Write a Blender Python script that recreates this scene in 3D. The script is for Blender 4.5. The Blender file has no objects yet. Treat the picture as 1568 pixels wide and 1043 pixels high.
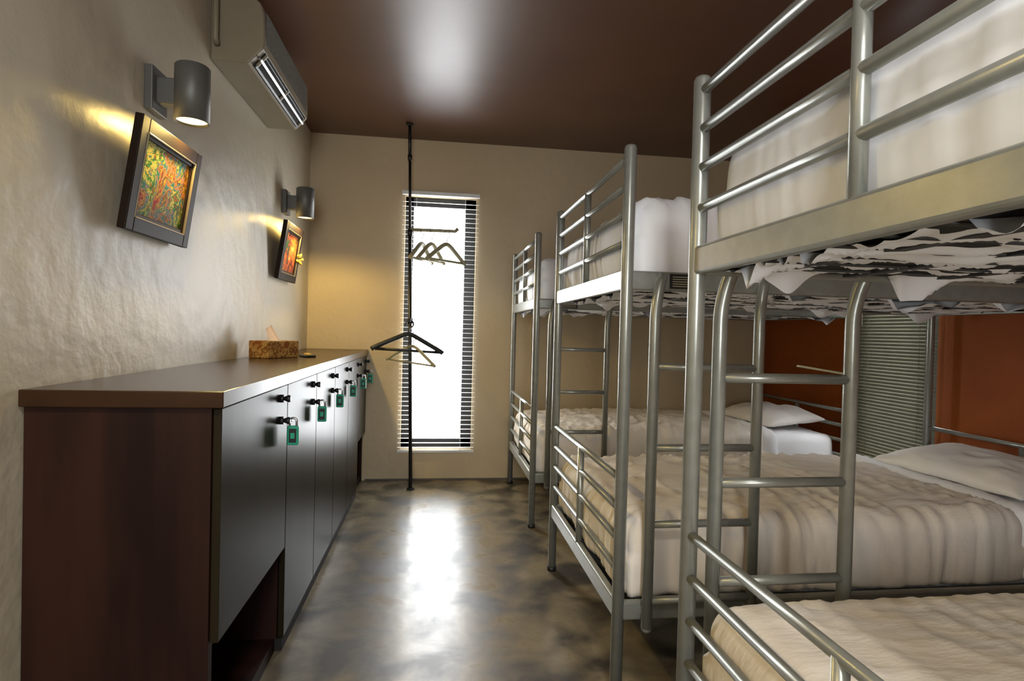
import bpy, bmesh, math, random
from mathutils import Vector, Matrix, noise
random.seed(4)
S=bpy.context.scene
try:
    S.view_settings.view_transform='Standard'
    S.view_settings.exposure=0.0
except Exception: pass
COL=S.collection
XL,XR,YB,YF,ZC=-0.99,2.80,4.596,-1.6,2.695

# ------------------------------------------------ materials
def mat(name,c,rough=.5,metal=0.,c2=None,nscale=5.,stretch=(1,1,1),detail=6,bump=0.,bscale=40.,bdist=.01,coat=0.,rvar=0.,emit=None,estr=0.,ramp=(.35,.65),spec=None,bstretch=None,dist=0.):
    m=bpy.data.materials.new(name); m.use_nodes=True
    nt=m.node_tree; b=nt.nodes['Principled BSDF']
    b.inputs['Base Color'].default_value=(*c,1); b.inputs['Roughness'].default_value=rough
    b.inputs['Metallic'].default_value=metal
    if coat: b.inputs['Coat Weight'].default_value=coat; b.inputs['Coat Roughness'].default_value=.12
    if spec is not None: b.inputs['Specular IOR Level'].default_value=spec
    tc=nt.nodes.new('ShaderNodeTexCoord')
    def nz(scale,st,det):
        mp=nt.nodes.new('ShaderNodeMapping'); mp.inputs['Scale'].default_value=st
        nt.links.new(tc.outputs['Object'],mp.inputs['Vector'])
        n=nt.nodes.new('ShaderNodeTexNoise'); n.inputs['Scale'].default_value=scale; n.inputs['Detail'].default_value=det
        nt.links.new(mp.outputs[0],n.inputs['Vector']); return n
    n=nz(nscale,stretch,detail); n.inputs['Distortion'].default_value=dist
    r=nt.nodes.new('ShaderNodeValToRGB')
    c2=c2 or tuple(x*.88 for x in c)
    r.color_ramp.elements[0].position=ramp[0]; r.color_ramp.elements[1].position=ramp[1]
    r.color_ramp.elements[0].color=(*c,1); r.color_ramp.elements[1].color=(*c2,1)
    nt.links.new(n.outputs['Fac'],r.inputs['Fac']); nt.links.new(r.outputs['Color'],b.inputs['Base Color'])
    if rvar:
        mr=nt.nodes.new('ShaderNodeMapRange'); mr.inputs['To Min'].default_value=rough-rvar; mr.inputs['To Max'].default_value=rough+rvar
        mr.inputs['From Min'].default_value=.3; mr.inputs['From Max'].default_value=.7
        nt.links.new(n.outputs['Fac'],mr.inputs['Value']); nt.links.new(mr.outputs[0],b.inputs['Roughness'])
    if bump:
        n2=nz(bscale,bstretch or (1,1,1),4); bp=nt.nodes.new('ShaderNodeBump'); bp.inputs['Strength'].default_value=bump; bp.inputs['Distance'].default_value=bdist
        nt.links.new(n2.outputs['Fac'],bp.inputs['Height']); nt.links.new(bp.outputs[0],b.inputs['Normal'])
    if emit: b.inputs['Emission Color'].default_value=(*emit,1); b.inputs['Emission Strength'].default_value=estr
    return m
M={}
M['plaster']=mat('plaster_beige',(.56,.455,.30),.55,c2=(.52,.42,.275),nscale=2,bump=.3,bscale=14,bdist=.015,spec=.3)
M['plasterL']=mat('plaster_left',(.54,.485,.37),.42,c2=(.505,.45,.34),nscale=2,bump=.34,bscale=9,bdist=.02)
M['orange']=mat('plaster_terracotta',(.33,.082,.014),.55,c2=(.26,.062,.010),nscale=2,bump=.3,bscale=14,bdist=.015,spec=.15)
M['ceil']=mat('ceiling_brown',(.125,.056,.029),.38,c2=(.105,.046,.024),nscale=2,bump=.04,bscale=6,bdist=.02,spec=.6)
M['floor']=mat('polished_concrete',(.24,.195,.125),.33,c2=(.045,.036,.024),nscale=4.6,detail=15,rvar=.10,bump=.10,bscale=25,bdist=.005,ramp=(.39,.61),spec=.6,dist=.35)
M['wood']=mat('espresso_wood',(.030,.012,.008),.5,c2=(.012,.005,.004),nscale=9,stretch=(1,1,.12),bump=.05,bscale=60,bstretch=(1,1,.1),spec=.12)
M['woodtop']=mat('espresso_top',(.040,.019,.009),.24,c2=(.026,.012,.006),nscale=6,stretch=(1,.12,1),spec=.16)
M['door']=mat('cabinet_door_laminate',(.020,.015,.008),.34,c2=(.012,.009,.005),nscale=9,stretch=(1,1,.12),spec=.08)
M['dark']=mat('dark_void',(.008,.007,.006),.8)
M['black']=mat('black_metal',(.012,.012,.012),.4)
M['silver']=mat('silver_paint',(.33,.34,.31),.30,metal=.5,c2=(.29,.30,.27),nscale=30)
M['wire']=mat('dark_wire',(.06,.06,.06),.5,metal=.5)
M['sheet']=mat('white_sheet',(.91,.92,.95),.85,c2=(.88,.89,.92),nscale=3,bump=.15,bscale=10,bdist=.02)
M['cream']=mat('cream_cover',(.82,.76,.68),.85,c2=(.77,.70,.61),nscale=3,bump=.45,bscale=9,bdist=.02,bstretch=(1,2.5,1))
M['pillow']=mat('pillow_case',(.84,.81,.78),.85,c2=(.80,.77,.72),nscale=3,bump=.3,bscale=12,bdist=.02)
M['lamp']=mat('lamp_grey',(.12,.12,.11),.45,metal=.2)
M['glow']=mat('lamp_bulb',(1,.9,.5),.5,emit=(1,.76,.28),estr=6)
M['ac']=mat('ac_plastic',(.28,.235,.16),.45,c2=(.25,.21,.145),spec=.3)
M['acg']=mat('ac_grille',(.20,.18,.15),.5,c2=(.13,.12,.10),nscale=60,stretch=(1,1,4))
M['chrome']=mat('bright_metal',(.6,.6,.6),.25,metal=.9)
M['framed']=mat('picture_frame_dark',(.016,.009,.005),.5,spec=.10)
M['frameb']=mat('picture_frame_bronze',(.22,.17,.10),.45,metal=.5)
M['slat']=mat('blind_slat',(.78,.78,.78),.45)
M['slatg']=mat('blind_slat_grey',(.19,.19,.145),.5,spec=.2)
M['tan']=mat('tan_plastic',(.35,.32,.20),.5)
M['green']=mat('green_tag',(.03,.42,.25),.35)
M['white']=mat('white_plastic',(.8,.8,.78),.4)
M['pink']=mat('tissue_paper',(.88,.70,.58),.9)
M['yellow']=mat('yellow_paper',(.85,.55,.08),.6)
M['skirt']=mat('baseboard_paint',(.10,.09,.075),.5)
def art(name,seed,cols,low):
    m=bpy.data.materials.new(name); m.use_nodes=True; nt=m.node_tree; b=nt.nodes['Principled BSDF']
    tc=nt.nodes.new('ShaderNodeTexCoord'); mp=nt.nodes.new('ShaderNodeMapping'); mp.inputs['Location'].default_value=(seed,seed*2,0)
    nt.links.new(tc.outputs['Object'],mp.inputs[0])
    n=nt.nodes.new('ShaderNodeTexNoise'); n.inputs['Scale'].default_value=7.5; n.inputs['Detail'].default_value=7; n.inputs['Roughness'].default_value=.62; n.inputs['Distortion'].default_value=.9
    nt.links.new(mp.outputs[0],n.inputs[0])
    v=nt.nodes.new('ShaderNodeTexVoronoi'); v.inputs['Scale'].default_value=60; nt.links.new(mp.outputs[0],v.inputs['Vector'])
    mx=nt.nodes.new('ShaderNodeMix'); mx.data_type='FLOAT'; mx.inputs[0].default_value=.08
    sp=nt.nodes.new('ShaderNodeSeparateColor'); nt.links.new(v.outputs['Color'],sp.inputs[0])
    nt.links.new(n.outputs['Fac'],mx.inputs[2]); nt.links.new(sp.outputs[0],mx.inputs[3])
    r=nt.nodes.new('ShaderNodeValToRGB')
    r.color_ramp.elements.remove(r.color_ramp.elements[1])
    for i,c in enumerate(cols):
        p=.34+.32*i/len(cols)
        e=r.color_ramp.elements[0] if i==0 else r.color_ramp.elements.new(p)
        if i==0: e.position=.3
        e.color=(*c,1)
    nt.links.new(mx.outputs[0],r.inputs[0])
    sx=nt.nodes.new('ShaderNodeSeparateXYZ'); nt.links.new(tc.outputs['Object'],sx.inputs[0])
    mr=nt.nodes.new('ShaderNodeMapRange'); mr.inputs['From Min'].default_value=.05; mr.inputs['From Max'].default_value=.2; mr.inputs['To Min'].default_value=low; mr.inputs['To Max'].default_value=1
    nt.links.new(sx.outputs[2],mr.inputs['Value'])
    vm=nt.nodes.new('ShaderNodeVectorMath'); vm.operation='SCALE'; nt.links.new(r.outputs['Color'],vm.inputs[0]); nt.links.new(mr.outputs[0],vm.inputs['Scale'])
    nt.links.new(vm.outputs[0],b.inputs['Base Color']); b.inputs['Roughness'].default_value=.6; b.inputs['Specular IOR Level'].default_value=.1
    return m
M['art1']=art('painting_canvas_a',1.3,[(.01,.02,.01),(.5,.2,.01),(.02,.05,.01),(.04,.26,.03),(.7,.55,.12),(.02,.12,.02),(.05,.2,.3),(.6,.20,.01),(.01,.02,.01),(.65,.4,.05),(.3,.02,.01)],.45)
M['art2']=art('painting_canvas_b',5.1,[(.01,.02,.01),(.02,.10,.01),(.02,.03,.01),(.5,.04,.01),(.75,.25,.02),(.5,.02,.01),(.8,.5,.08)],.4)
M['tbox']=art('tissue_box_print',3.1,[(.18,.08,.02),(.45,.25,.07),(.14,.04,.01),(.5,.30,.09),(.25,.08,.02)],.9)

# ------------------------------------------------ mesh builder
class B:
    def __init__(s): s.bm=bmesh.new(); s.mats=[]
    def mi(s,m):
        m=M[m]
        if m not in s.mats: s.mats.append(m)
        return s.mats.index(m)
    def box(s,x0,x1,y0,y1,z0,z1,m,bev=0.,rot=None,seg=2):
        t=bmesh.new(); bmesh.ops.create_cube(t,size=1)
        for v in t.verts: v.co=Vector((v.co.x*(x1-x0),v.co.y*(y1-y0),v.co.z*(z1-z0)))
        if bev: bmesh.ops.bevel(t,geom=t.edges[:],offset=bev,segments=seg,affect='EDGES',profile=.5)
        c=Vector(((x0+x1)/2,(y0+y1)/2,(z0+z1)/2))
        for v in t.verts:
            if rot: v.co=rot@v.co
            v.co+=c
        s.add(t,m)
    def add(s,t,m,smooth=False):
        i=s.mi(m); mp={}
        for v in t.verts: mp[v]=s.bm.verts.new(v.co)
        for f in t.faces:
            try:
                nf=s.bm.faces.new([mp[v] for v in f.verts]); nf.material_index=i; nf.smooth=smooth
            except ValueError: pass
        t.free()
    def tube(s,pts,r,m,n=14,caps=True):
        i=s.mi(m); pts=[Vector(p) for p in pts]; rings=[]; prev=None
        rs=r if isinstance(r,(list,tuple)) else [r]*len(pts)
        for k,p in enumerate(pts):
            if k==0: t=pts[1]-p
            elif k==len(pts)-1: t=p-pts[k-1]
            else: t=(pts[k+1]-p).normalized()+(p-pts[k-1]).normalized()
            t.normalize()
            if prev is None:
                a=Vector((0,0,1)) if abs(t.z)<.9 else Vector((1,0,0))
                u=t.cross(a).normalized()
            else: u=(prev-t*prev.dot(t)).normalized()
            prev=u; w=t.cross(u)
            rings.append([s.bm.verts.new(p+(u*math.cos(2*math.pi*j/n)+w*math.sin(2*math.pi*j/n))*rs[k]) for j in range(n)])
        for a,b in zip(rings,rings[1:]):
            for j in range(n):
                f=s.bm.faces.new((a[j],a[(j+1)%n],b[(j+1)%n],b[j])); f.material_index=i; f.smooth=True
        if caps:
            for q in (rings[0][::-1],rings[-1]):
                f=s.bm.faces.new(q); f.material_index=i
    def prism(s,prof,y0,y1,m,smooth=False):
        i=s.mi(m)
        a=[s.bm.verts.new((x,y0,z)) for x,z in prof]; b=[s.bm.verts.new((x,y1,z)) for x,z in prof]
        n=len(prof)
        for j in range(n):
            f=s.bm.faces.new((a[j],a[(j+1)%n],b[(j+1)%n],b[j])); f.material_index=i; f.smooth=smooth
        for q in (a[::-1],b): f=s.bm.faces.new(q); f.material_index=i
    def sphere(s,c,r,m,sc=(1,1,1)):
        t=bmesh.new(); bmesh.ops.create_uvsphere(t,u_segments=14,v_segments=8,radius=r)
        for v in t.verts: v.co=Vector((v.co.x*sc[0],v.co.y*sc[1],v.co.z*sc[2]))+Vector(c)
        s.add(t,m,True)
    def done(s,name,parent=None,loc=None,rot=None):
        bmesh.ops.recalc_face_normals(s.bm,faces=s.bm.faces[:])
        me=bpy.data.meshes.new(name); s.bm.to_mesh(me); s.bm.free()
        for m in s.mats: me.materials.append(m)
        o=bpy.data.objects.new(name,me); COL.objects.link(o)
        if parent: o.parent=parent
        if loc: o.location=loc
        if rot: o.rotation_euler=rot
        return o
def empty(name,loc=(0,0,0)):
    o=bpy.data.objects.new(name,None); o.empty_display_size=.1; COL.objects.link(o); o.location=loc; return o
def fillet(pts,r,seg=5):
    pts=[Vector(p) for p in pts]; out=[pts[0]]
    for i in range(1,len(pts)-1):
        p=pts[i]; a=(pts[i-1]-p); b=(pts[i+1]-p); rr=min(r,a.length*.49,b.length*.49)
        A=p+a.normalized()*rr; C=p+b.normalized()*rr
        for k in range(seg+1):
            t=k/seg; out.append(A*(1-t)**2+p*2*t*(1-t)+C*t*t)
    out.append(pts[-1]); return out

# ------------------------------------------------ room shell
T=.16
b=B(); b.box(XL-T,XR+T,YF-T,YB+T,-.12,0,'floor'); b.done('floor')
b=B(); b.box(XL-T,XR+T,YF-T,YB+T,ZC,ZC+.12,'ceil'); b.done('ceiling')
b=B(); b.box(XL-T,XL,YF-T,YB+T,0,ZC,'plasterL'); b.done('wall_left')
def wall_hole_y(name,y0,y1,hx0,hx1,hz0,hz1,m):
    b=B(); b.box(XL,hx0,y0,y1,0,ZC,m); b.box(hx1,XR,y0,y1,0,ZC,m)
    b.box(hx0,hx1,y0,y1,0,hz0,m); b.box(hx0,hx1,y0,y1,hz1,ZC,m); b.done(name)
wx0,wx1,wz0,wz1=-.262,.298,.245,2.255
wall_hole_y('wall_back',YB,YB+T,wx0,wx1,wz0,wz1,'plaster')
fx0,fx1,fz0,fz1=-.45,.25,.75,2.20  # opening added behind the camera to let fill light in
wall_hole_y('wall_front',YF-T,YF,fx0,fx1,fz0,fz1,'plaster')
ry0,ry1,rz0,rz1=2.90,3.42,.30,2.15
b=B(); b.box(XR,XR+T,YF-T,ry0,0,ZC,'orange'); b.box(XR,XR+T,ry1,YB+T,0,ZC,'orange')
b.box(XR,XR+T,ry0,ry1,0,rz0,'orange'); b.box(XR,XR+T,ry0,ry1,rz1,ZC,'orange'); b.done('wall_right')
b=B(); b.box(-.53,XR,YB-.008,YB,0,.012,'skirt'); b.done('baseboard_back')

# windows (frame)
b=B()
fw=.065
for (x0,x1,z0,z1) in ((wx0,wx0+fw,wz0,wz1),(wx1-fw-.02,wx1,wz0,wz1),(wx0,wx1,wz0,wz0+.08),(wx0,wx1,wz1-.075,wz1)):
    b.box(x0,x1,YB+.06,YB+.11,z0,z1,'black',.004)
b.done('window_1')
b=B()
for (y0,y1,z0,z1) in ((ry0,ry0+.05,rz0,rz1),(ry1-.05,ry1,rz0,rz1),(ry0,ry1,rz0,rz0+.06),(ry0,ry1,rz1-.06,rz1)):
    b.box(XR+.06,XR+.11,y0,y1,z0,z1,'black',.004)
b.done('window_2')
b=B()
for (x0,x1,z0,z1) in ((fx0,fx0+.06,fz0,fz1),(fx1-.06,fx1,fz0,fz1),(fx0,fx1,fz0,fz0+.06),(fx0,fx1,fz1-.06,fz1)):
    b.box(x0,x1,YF-.11,YF-.05,z0,z1,'black',.004)
b.done('added_fill_window')  # frame of the added, unseen window that brings in fill light

# blinds
def blind(name,L,z0,z1,tilt,m,loc,rz,pitch=.0365,w=.025):
    b=B(); i=b.mi(m); n=int((z1-z0-.07)/pitch); c,s=math.cos(tilt),math.sin(tilt)
    for k in range(n):
        z=z0+.04+k*pitch; rows=[]
        for q in (-1,-.4,.4,1):
            yy=q*w/2; zz=.0022*(1-q*q); rows.append([b.bm.verts.new((x,yy*c-zz*s,z+yy*s+zz*c)) for x in (-L/2,L/2)])
        for a,d in zip(rows,rows[1:]):
            f=b.bm.faces.new((a[0],a[1],d[1],d[0])); f.material_index=i; f.smooth=True
    b.box(-L/2-.005,L/2+.005,-.018,.018,z1-.03,z1,m,.003)
    b.box(-L/2,L/2,-.013,.013,z0,z0+.018,m,.003)
    for x in (-L*.32,L*.32):
        for y in (-.0135,.0135): b.tube([(x,y,z0),(x,y,z1)],.0008,m,5)
    b.tube([(-L/2+.06,-.02,z1-.02),(-L/2+.06,-.02,z1-.9)],.003,'white',6)
    return b.done(name,loc=loc,rot=(0,0,rz))
blind('window_blind',.60,.225,2.285,.08,'slat',(.017,YB-.022,0),0)
blind('window_blind',.62,.26,2.2,1.25,'slatg',(XR-.022,(ry0+ry1)/2,0),-math.pi/2,pitch=.0215)

# ------------------------------------------------ cabinet
cab=empty('storage_cabinet')
CX=-.534; y0c=1.505; cyb=YB-.004; CT=1.032; xw=XL+.004
b=B(); b.box(xw,CX+.012,y0c,cyb,CT-.042,CT,'woodtop',.003); b.done('countertop',cab)
b=B()
b.box(xw,CX-.022,y0c+.02,y0c+.05,0,CT-.042,'wood',.002)
b.box(xw,xw+.015,y0c+.05,cyb,.0,CT-.042,'wood')
b.box(xw+.015,CX-.022,y0c+.05,cyb,.37,.39,'wood')
b.box(xw+.015,CX-.03,y0c+.05,cyb,.0,.05,'wood')
b.box(xw+.015,CX-.022,cyb-.03,cyb,.0,CT-.042,'wood')
ys=[1.53,2.185,2.70,3.18,3.67,4.16,4.585]
for y in ys[1:-1]: b.box(xw+.015,CX-.022,y-.009,y+.009,.05,CT-.042,'wood')
b.done('carcass',cab)
b=B()
for k in range(6):
    z0=.385 if k in (0,5) else .05
    b.box(CX-.021,CX,ys[k]+.003,ys[k+1]-.003,z0,CT-.047,'door',.002)
b.done('doors',cab)
b=B(); b.box(CX-.06,CX-.005,ys[1],ys[5],0,.045,'dark'); b.done('plinth',cab)
b=B()
for k in range(6):
    y=ys[k+1]-.085
    if k==0: y=2.09
    for z in (.945,.868):
        b.tube([(CX,y,z),(CX+.012,y,z)],.014,'black',12)
        b.tube([(CX+.01,y,z),(CX+.026,y,z),(CX+.034,y,z)],[.006,.013,.011],'black',12)
    b.tube([(CX+.030,y+.004,.866),(CX+.034,y+.03,.862)],.003,'chrome',8)
    b.tube(fillet([(CX+.024,y+.03,.835),(CX+.024,y+.03,.872),(CX+.048,y+.03,.872),(CX+.048,y+.03,.835)],.012),.004,'chrome',8)
    b.box(CX+.016,CX+.056,y+.024,y+.038,.775,.845,'green',.006)
    b.box(CX+.023,CX+.049,y+.0225,y+.0245,.785,.835,'black',.001)
    b.box(CX+.029,CX+.043,y+.0215,y+.023,.80,.82,'green')
b.done('padlocks',cab)

# tissue box + remote
tb=empty('tissue_box',(-.845,3.16,CT+.001))
b=B(); b.box(-.065,.065,-.11,.11,0,.088,'tbox',.003)
b.tube([(.0,-.0,.086),(0,0,.0885)],.035,'white',16)
b.done('carton',tb,rot=(0,0,math.radians(-28)))
b=B(); bm=b.bm; i=b.mi('pink'); rows=[]
for r in range(8):
    t=r/7; row=[]
    for c in range(11):
        u=(c/10-.5)
        row.append(bm.verts.new((-.03*t+u*.07*(1-t*.7)+.01*math.sin(u*9),.012*math.sin(u*14+t*2)*(1-t*.4),.086+.075*t+.01*math.sin(u*7))))
    rows.append(row)
for a,d in zip(rows,rows[1:]):
    for c in range(10):
        f=bm.faces.new((a[c],a[c+1],d[c+1],d[c])); f.material_index=i; f.smooth=True
b.done('tissue',tb)
b=B(); b.box(-.03,.03,-.06,.06,0,.012,'black',.004); b.box(-.012,.012,-.03,.03,.011,.02,'yellow',.003)
b.done('remote_control',loc=(-.70,3.27,CT+.001),rot=(0,0,.5))

# ------------------------------------------------ wall lamps
def wall_lamp(y,en):
    z=1.993
    e=empty('wall_lamp',(XL,y,z))
    b=B(); b.box(.001,.028,-.055,.055,-.075,.075,'lamp',.004); b.box(.025,.09,-.028,.028,-.045,.045,'lamp',.006)
    b.done('bracket',e)
    b=B(); n=32; R=.056; x=.132
    prof=[(.0,.098),(R-.004,.098),(R,.094),(R,-.095),(R-.005,-.095),(R-.006,-.086),(0,-.086)]
    i=b.mi('lamp'); g=b.mi('glow'); rings=[]
    for r,zz in prof:
        rings.append([b.bm.verts.new((x+max(r,.0005)*math.cos(2*math.pi*j/n),max(r,.0005)*math.sin(2*math.pi*j/n),zz)) for j in range(n)])
    for k,(a,d) in enumerate(zip(rings,rings[1:])):
        for j in range(n):
            f=b.bm.faces.new((a[j],a[(j+1)%n],d[(j+1)%n],d[j])); f.material_index=g if k==5 else i; f.smooth=k in(2,4)
    b.done('shade',e)
    L=bpy.data.lights.new('lamp_light','SPOT'); L.energy=en; L.color=(1,.71,.22); L.spot_size=math.radians(168); L.spot_blend=.4; L.shadow_soft_size=.03
    o=bpy.data.objects.new('lamp_light',L); COL.objects.link(o); o.parent=e; o.location=(x,0,-.10)
wall_lamp(2.13,20); wall_lamp(3.855,31); wall_lamp(.405,22)

# ------------------------------------------------ pictures
def picture(y0,y1,artm,name='framed_painting'):
    zb,zt=1.488,1.84; w=y1-y0; h=math.hypot(zt-zb,.05); e=empty(name,(XL+.022,(y0+y1)/2,zb))
    b=B()
    def rim(o,i_,d0,d1,m):
        for (a,c,z0,z1) in ((-w/2+o,-w/2+i_,o,h-o),(w/2-i_,w/2-o,o,h-o),(-w/2+i_,w/2-i_,o,i_),(-w/2+i_,w/2-i_,h-i_,h-o)):
            b.box(d0,d1,a,c,z0,z1,m,.003)
    rim(0,.044,-.004,.022,'framed'); rim(.042,.048,-.002,.024,'frameb'); rim(.047,.060,-.002,.016,'framed')
    b.box(-.006,.004,-w/2+.01,w/2-.01,.01,h-.01,'framed')
    b.done('frame',e,rot=(0,math.asin(.05/h),0))
    b=B(); b.box(.004,.009,-w/2+.058,w/2-.058,.058,h-.058,artm); b.done('canvas',e,rot=(0,math.asin(.05/h),0))
    return e,h
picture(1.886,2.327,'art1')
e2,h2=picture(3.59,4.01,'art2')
b=B()
for k in range(5):
    a=k*1.25; b.tube([(.03,.19,.16),(.05+.012*math.cos(a),.19+.03*math.cos(a),.16+.026*math.sin(a)),(.062,.19+.045*math.cos(a),.16+.04*math.sin(a))],[.004,.011,.003],'yellow',8)
b.done('paper_flower',e2)

# ------------------------------------------------ air conditioner
ac=empty('air_conditioner',(XL+.001,0,0))
b=B()
prof=[(0,2.337),(.150,2.337),(.158,2.341),(.215,2.405),(.219,2.44),(.214,2.56),(.20,2.60),(.17,2.625),(0,2.63)]
b.prism(prof,2.63,3.48,'ac'); o=b.done('casing',ac)
bv=o.modifiers.new('bev','BEVEL'); bv.width=.006; bv.segments=2; bv.limit_method='ANGLE'; bv.angle_limit=math.radians(40)
b=B()
d=Vector((.057,0,.064)).normalized(); nrm=Vector((.064,0,-.057)).normalized(); p0=Vector((.158,0,2.341))
def vq(s0,s1,o0,o1,ya,yb,m):
    t=bmesh.new(); cs=[]
    for y in (ya,yb):
        for (s_,o_) in ((s0,o0),(s1,o0),(s1,o1),(s0,o1)):
            cs.append(t.verts.new(p0+d*s_+nrm*o_+Vector((0,y,0))))
    for f in ((0,1,2,3),(7,6,5,4),(0,4,5,1),(1,5,6,2),(2,6,7,3),(3,7,4,0)): t.faces.new([cs[q] for q in f])
    b.add(t,m)
vq(.004,.082,-.002,.0015,2.67,3.44,'dark')
vq(.006,.016,.0,.014,2.67,3.44,'black'); vq(.040,.050,.002,.016,2.66,3.45,'chrome'); vq(.066,.069,.0,.010,2.67,3.44,'black')
for k in range(3): vq(.006,.080,0,.012,2.68+k*.375,2.69+k*.375,'ac')
b.done('vent_louvre',ac)
b=B()
for k in range(22):
    z=2.43+k*.0065; b.box(.2155,.2215,2.66,3.45,z,z+.003,'acg')
b.done('front_grille',ac)
b=B(); b.tube([(.03,2.62,2.40),(.03,2.60,2.42),(.03,2.60,ZC-.001)],.012,'ac',10)
b.done('conduit',ac)

# ------------------------------------------------ pole + hangers
pl=empty('clothes_pole')
b=B(); pb=Vector((-.164,4.33,0)); pt=Vector((-.225,4.255,ZC))
def P(z): return pb.lerp(pt,z/ZC)
b.tube([P(0),P(.012)],.03,'black'); b.tube([P(.01),P(1.9)],.0135,'black'); b.tube([P(1.88),P(1.93)],.019,'black'); b.tube([P(1.9),P(2.45)],.010,'black')
b.tube([P(2.43),P(2.47)],.016,'black'); b.tube([P(2.45),P(2.685)],.012,'black'); b.tube([P(2.683),P(ZC)],.028,'black')
b.done('pole',pl)
b=B(); a=P(1.93); b.tube([a,a+Vector((.16,-.01,.0)),a+Vector((.33,-.02,.0)),a+Vector((.35,-.02,.02))],.013,'tan')
a=P(1.26); b.tube([a+Vector((-.02,0,0)),a+Vector((.02,0,0))],.022,'black'); b.tube([a,a+Vector((0,-.06,.0)),a+Vector((0,-.075,.02))],.006,'black')
b.done('hook_arms',pl)
def hanger(loc,rz,m,W=.43,r=.008,roll=0):
    b=B()
    hk=[Vector((.028*math.cos(t),0,.028*math.sin(t))) for t in [math.radians(q) for q in range(200,-100,-25)]]
    hk+= [Vector((0,0,-.045)),Vector((0,0,-.075))]
    b.tube(hk,.0032 if m!='black' else .006,'chrome' if m!='black' else 'black',8)
    b.tube(fillet([(-W/2,0,-.20),(-W/2+.02,0,-.185),(-.04,0,-.085),(0,0,-.07),(.04,0,-.085),(W/2-.02,0,-.185),(W/2,0,-.20)],.04),r*1.15,m,10)
    b.tube([(-W/2+.015,0,-.195),(W/2-.015,0,-.195)],r*.7,m,8)
    return b.done('clothes_hanger',loc=loc,rot=(0,roll,rz))
a=P(1.26); hanger(a+Vector((0,-.062,-.022)),math.radians(12),'black',.52,.015,math.radians(3))
hanger(a+Vector((.03,-.035,-.022)),math.radians(-25),'tan',.40,.010,.1).location.z-=.09
a=P(1.925)
hanger(a+Vector((.09,-.006,-.02)),math.radians(68),'tan',.40,.014)
hanger(a+Vector((.16,-.010,-.02)),math.radians(60),'tan',.38,.013)
hanger(a+Vector((.27,-.016,-.02)),math.radians(45),'tan',.40,.014)

# ------------------------------------------------ bunk beds
BX=.607; HX=2.70
def bunk(ya,yb,ladder):
    e=empty('bunk_bed',(0,0,0)); b=B(); r=.020
    for X in (BX,HX):
        for y in (ya,yb):
            b.tube([(X,y,0),(X,y,.02)],.024,'black'); b.tube([(X,y,.01),(X,y,1.80),(X,y,1.808),(X,y,1.812)],[r,r,r*.8,r*.4],'silver',20)
        ym=(ya+yb)/2
        for z in (1.775,1.685,1.595,1.50,.73,.63,.53,.43): b.tube([(X,ya,z),(X,yb,z)],.0115,'silver')
        b.tube([(X,ym,1.40),(X,ym,1.775)],.0135,'silver'); b.tube([(X,ym,.33),(X,ym,.73)],.0135,'silver')
        for z in (1.345,.272): b.box(X-.014,X+.014,ya+.005,yb-.005,z,z+.066,'silver',.008,seg=3)
    for y in (ya,yb):
        for z in (1.345,.272): b.box(BX+.005,HX-.005,y-.013,y+.013,z,z+.062,'silver',.008,seg=3)
    if ladder<0:
        b.box(.745,.86,ya-.0145,ya-.0125,1.352,1.40,'black',.0005)
        for q in range(5): b.box(.755,.85,ya-.0152,ya-.0143,1.359+q*.0075,1.362+q*.0075,'tan')
    b.done('frame',e)
    b=B()
    for z in (1.352,.280):
        b.box(BX+.02,HX-.02,ya+.02,yb-.02,z+.006,z+.010,'dark')
        for k in range(9):
            x=BX+.16+k*.22; b.box(x-.014,x+.014,ya+.012,yb-.012,z,z+.012,'wire')
        for k in range(9):
            y=ya+.10+k*(yb-ya-.2)/8; b.tube([(BX+.01,y,z+.004),(HX-.01,y,z+.004)],.004,'wire',6)
    b.done('wire_base',e)
    b=B(); yr=ya if ladder<0 else yb; yl=yr+ladder*.040
    for x in (.690,1.045):
        b.tube(fillet([(x+.03,yr+ladder*.012,1.395),(x+.012,yr+ladder*.030,1.34),(x,yl,1.27),(x,yl,.262)],.05),.0175,'silver',16)
        b.sphere((x,yl,.262),.0175,'silver')
        b.box(x-.012,x+.012,min(yr,yl),max(yr,yl),.29,.32,'silver',.003)
    for z in (1.10,.84,.595,.35): b.tube([(.69,yl,z),(1.045,yl,z)],.0125,'silver')
    b.done('ladder',e)
    return e
beds=[(.255,1.284,1),(1.785,2.822,-1),(3.455,4.48,-1)]
bunks=[bunk(*q) for q in beds]

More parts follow.
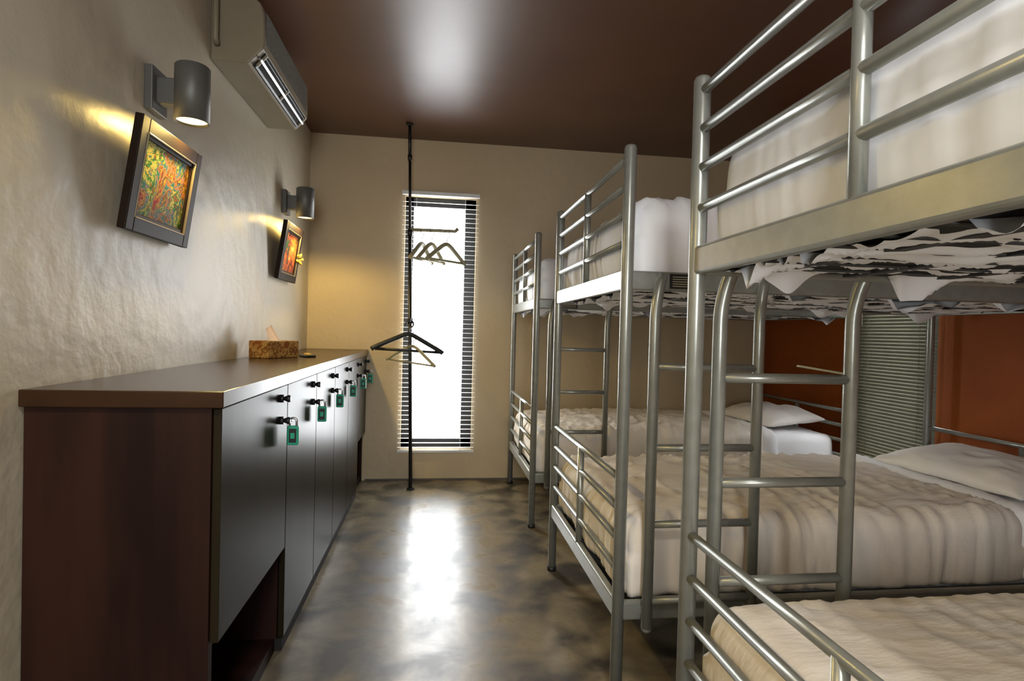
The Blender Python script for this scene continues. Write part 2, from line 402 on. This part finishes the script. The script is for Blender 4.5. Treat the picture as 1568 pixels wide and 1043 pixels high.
def soft(name,x0,x1,y0,y1,z0,z1,r,m,step=.014,amp=.012,pleat=.010,seed=0,parent=None,puff=.02):
    cx,cy,cz=(x0+x1)/2,(y0+y1)/2,(z0+z1)/2; hx,hy,hz=(x1-x0)/2,(y1-y0)/2,(z1-z0)/2
    bm=bmesh.new(); nx,ny,nz=max(2,int(2*hx/step)),max(2,int(2*hy/step)),max(4,int(2*hz/step)); vd={}
    def vert(i,j,k):
        key=(i,j,k)
        if key in vd: return vd[key]
        p=Vector((-hx+2*hx*i/nx,-hy+2*hy*j/ny,-hz+2*hz*k/nz))
        rz=r if p.z>0 else min(r,.035)
        q=Vector((max(-hx+rz,min(hx-rz,p.x)),max(-hy+rz,min(hy-rz,p.y)),max(-hz+rz,min(hz-rz,p.z))))
        d=p-q
        nn=d.normalized() if d.length>1e-6 else Vector((0,0,1 if p.z>0 else -1))
        if d.length>1e-6: p=q+nn*rz
        w=Vector((p.x+cx+seed*7.3,p.y+cy,p.z+cz))
        up=max(0,nn.z); side=math.sqrt(max(0,1-nn.z*nn.z))
        ww=noise.noise(Vector((w.x*2.2,w.y*2.2,seed)))*.6
        rid=1-abs(noise.noise(Vector((w.x*2.0+w.y*1.5+ww*2,w.y*6.5+ww*2,seed+3.1))))*2
        rid2=1-abs(noise.noise(Vector((w.x*11+ww*3,w.y*2.4,seed+8.1))))*2
        dt=amp*(.8*rid**4+.8*rid2**4+.6*noise.noise(w*3.5))
        tpos=(w.x if abs(nn.y)>abs(nn.x) else w.y)
        sl=noise.noise(Vector((tpos*1.7,seed,0)))*12
        pl=noise.noise(Vector((tpos*11+w.z*sl,seed+tpos*2,w.z*1.2)))
        rp=max(-.4,1-2.6*abs(noise.noise(Vector((tpos*26+w.z*sl*2,seed+1.7,w.z*1.5)))))
        ds=pleat*(pl*.6+rp*.5)*(.55+.45*(hz-p.z)/(2*hz))
        bul=puff*(1-(abs(p.z)/hz)**2)*.5*side
        hem=max(0,(hz-p.z)/(2*hz)-.75)*4
        p=p+nn*(dt*up+ds*side*(1-.35*hem)+bul)
        p.z+=up*puff*.5*(1-(p.x/hx)**4)*(1-(p.y/hy)**4)
        dd=hy-abs(p.y)
        if dd<.25: p.z+=up*(1-max(0,dd)/.25)*(pl*.35+rp*.5)*pleat
        v=bm.verts.new(p+Vector((cx,cy,cz))); vd[key]=v; return v
    def face(a): 
        f=bm.faces.new(a); f.smooth=True
    for i in range(nx):
        for j in range(ny):
            face((vert(i,j,nz),vert(i+1,j,nz),vert(i+1,j+1,nz),vert(i,j+1,nz)))
            face((vert(i,j,0),vert(i,j+1,0),vert(i+1,j+1,0),vert(i+1,j,0)))
    for i in range(nx):
        for k in range(nz):
            face((vert(i,0,k),vert(i+1,0,k),vert(i+1,0,k+1),vert(i,0,k+1)))
            face((vert(i,ny,k),vert(i,ny,k+1),vert(i+1,ny,k+1),vert(i+1,ny,k)))
    for j in range(ny):
        for k in range(nz):
            face((vert(0,j,k),vert(0,j,k+1),vert(0,j+1,k+1),vert(0,j+1,k)))
            face((vert(nx,j,k),vert(nx,j+1,k),vert(nx,j+1,k+1),vert(nx,j,k+1)))
    me=bpy.data.meshes.new(name); bm.to_mesh(me); bm.free(); me.materials.append(M[m])
    o=bpy.data.objects.new(name,me); COL.objects.link(o)
    if parent: o.parent=parent
    return o
def crumple(name,x0,x1,y0,y1,z,seed,parent):
    bm=bmesh.new(); st=.008; nx=int((x1-x0)/st); ny=int((y1-y0)/st); g=[]
    for i in range(nx+1):
        row=[]
        for j in range(ny+1):
            x=x0+(x1-x0)*i/nx; y=y0+(y1-y0)*j/ny
            wv=noise.noise(Vector((x*3,y*3,seed+2)))*1.0
            a=1-2*abs(noise.noise(Vector((x*3.5+wv,y*13+wv+.3*math.sin(x*26),seed)))); c=noise.noise(Vector((x*5,y*6,seed+5)))
            d=noise.noise(Vector((x*12+wv,y*18,seed+9)))
            ed=min(y-y0,y1-y,x-x0)
            tuft=max(0,noise.noise(Vector((x*9,y*9,seed+20)))+.05)*1.6
            k=.55+(tuft*max(0,1-ed/.12))
            h=a*.9+c*.4+d*.2-.55
            row.append(bm.verts.new((x+.005*c,y+.006*d,z-.045*k*h-(.035*tuft*max(0,1-ed/.05)))))
        g.append(row)
    for i in range(nx):
        for j in range(ny):
            f=bm.faces.new((g[i][j],g[i][j+1],g[i+1][j+1],g[i+1][j])); f.smooth=True
    me=bpy.data.meshes.new(name); bm.to_mesh(me); bm.free(); me.materials.append(M['sheet'])
    o=bpy.data.objects.new(name,me); COL.objects.link(o); o.parent=parent
def pillow(loc,rz,seed,L=.36,W=.22,H=.075,m='pillow'):
    bm=bmesh.new(); n=44; g={}
    for s in (1,-1):
        for i in range(n+1):
            for j in range(n+1):
                u=-1+2*i/n; v=-1+2*j/n
                edge=i in(0,n) or j in(0,n)
                if edge and s<0: g[(s,i,j)]=g[(1,i,j)]; continue
                t=(max(0,1-abs(u)**3.2)*max(0,1-abs(v)**3.2))**.55
                x=u*W*(1-.07*(1-v*v)*abs(u)); y=v*L*(1-.05*(1-u*u)*abs(v))
                q=Vector((x*9+seed,y*9,s))
                z=s*H*t*(1 if s>0 else .45)
                if not edge:
                    z+=t*.016*noise.noise(q)+.010*t**.5*(1-abs(noise.noise(Vector((x*12+seed,y*5,2))))*2)
                else: z+=.006*noise.noise(q*2)
                g[(s,i,j)]=bm.verts.new((x,y,z+H*.45))
        for i in range(n):
            for j in range(n):
                a=[g[(s,i,j)],g[(s,i+1,j)],g[(s,i+1,j+1)],g[(s,i,j+1)]]
                f=bm.faces.new(a if s>0 else a[::-1]); f.smooth=True
    me=bpy.data.meshes.new('pillow'); bm.to_mesh(me); bm.free(); me.materials.append(M[m])
    o=bpy.data.objects.new('pillow',me); COL.objects.link(o); o.location=loc; o.rotation_euler=(0,math.radians(-6),rz)
for k,(ya,yb,l) in enumerate(beds):
    u=bunks[k]
    soft('upper_mattress',BX+.035,HX-.035,ya+.032,yb-.032,1.372,1.66,.085,'sheet',seed=k+1,parent=u,amp=.010 if k else .006,pleat=.020 if k else .004,puff=.03)
    crumple('tucked_sheet',BX+.05,HX-.05,ya+.02,yb-.02,1.358,k*3.3,u)
    soft('lower_mattress',BX+.055,HX-.035,ya+.055,yb-.055,.300,.560,.05,'sheet',seed=k+5,parent=u,amp=.004,pleat=.003)
    soft('blanket',BX+.030,2.16,ya+.026,yb-.026,.322,.588,.07,'cream',seed=k+9,parent=u,amp=.015 if k else .007,pleat=.026 if k else .005)
    soft('folded_hem',2.13,2.25,ya+.024,yb-.024,.33,.592,.05,'sheet',seed=k+12,parent=u,amp=.006,pleat=.012)
    pillow((2.44,(ya+yb)/2-.02,.590),math.radians(4),k*2.7)
    pillow((2.44,(ya+yb)/2+.02,1.680),math.radians(-4),k*2.7+8,m='sheet')
b=B(); b.box(-.06,.06,-.008,.008,-.0025,.0025,'tan',.001,rot=Matrix.Rotation(math.radians(8),3,'Y')); b.done('wooden_ruler',loc=(.96,1.324,1.124))

# ------------------------------------------------ light
w=bpy.data.worlds.new('World'); S.world=w; w.use_nodes=True
bg=w.node_tree.nodes['Background']; bg.inputs[0].default_value=(.95,.98,1,1); bg.inputs[1].default_value=21.0
def area(name,loc,rot,sx,sy,en,col=(1,1,1),portal=False,parent=None):
    L=bpy.data.lights.new(name,'AREA'); L.shape='RECTANGLE'; L.size=sx; L.size_y=sy; L.energy=en; L.color=col
    if portal: L.cycles.is_portal=True
    o=bpy.data.objects.new(name,L); COL.objects.link(o); o.location=loc; o.rotation_euler=rot
    if parent: o.parent=parent
R=math.radians
area('portal_back',((wx0+wx1)/2,YB+T+.01,(wz0+wz1)/2),(R(-90),0,0),wx1-wx0,wz1-wz0,1,portal=True)
area('portal_front',((fx0+fx1)/2,YF-T-.01,(fz0+fz1)/2),(R(90),0,0),fx1-fx0,fz1-fz0,1,portal=True)  # sky portal for the added front opening
area('portal_right',(XR+T+.01,(ry0+ry1)/2,(rz0+rz1)/2),(0,R(90),0),rz1-rz0,ry1-ry0,1,portal=True)
cl=empty('added_fill_lamp',(.12,-.45,ZC))  # unseen lamp added near the camera to brighten the near bunk
b=B(); b.tube([(0,0,-.001),(0,0,-.03),(0,0,-.034)],[.20,.20,.18],'white',32); b.done('housing',cl)
area('fill_panel',(0,0,-.045),(0,0,0),.3,.3,32,(1,.98,.95),parent=cl)  # area light of the added fill lamp

# ------------------------------------------------ camera
cd=bpy.data.cameras.new('camera'); cam=bpy.data.objects.new('camera',cd); COL.objects.link(cam); S.camera=cam
cd.sensor_width=36; cd.sensor_fit='HORIZONTAL'; cd.lens=20.11; cd.clip_start=.02
yaw,pit,rol=R(7.57),R(.88),R(1.46)
f=Vector((math.sin(yaw)*math.cos(pit),math.cos(yaw)*math.cos(pit),-math.sin(pit)))
r0=Vector((math.cos(yaw),-math.sin(yaw),0)); u0=r0.cross(f)
rt=r0*math.cos(rol)+u0*math.sin(rol); up=u0*math.cos(rol)-r0*math.sin(rol)
m=Matrix((rt,up,-f)).transposed().to_4x4(); m.translation=Vector((0,0,1.2)); cam.matrix_world=m
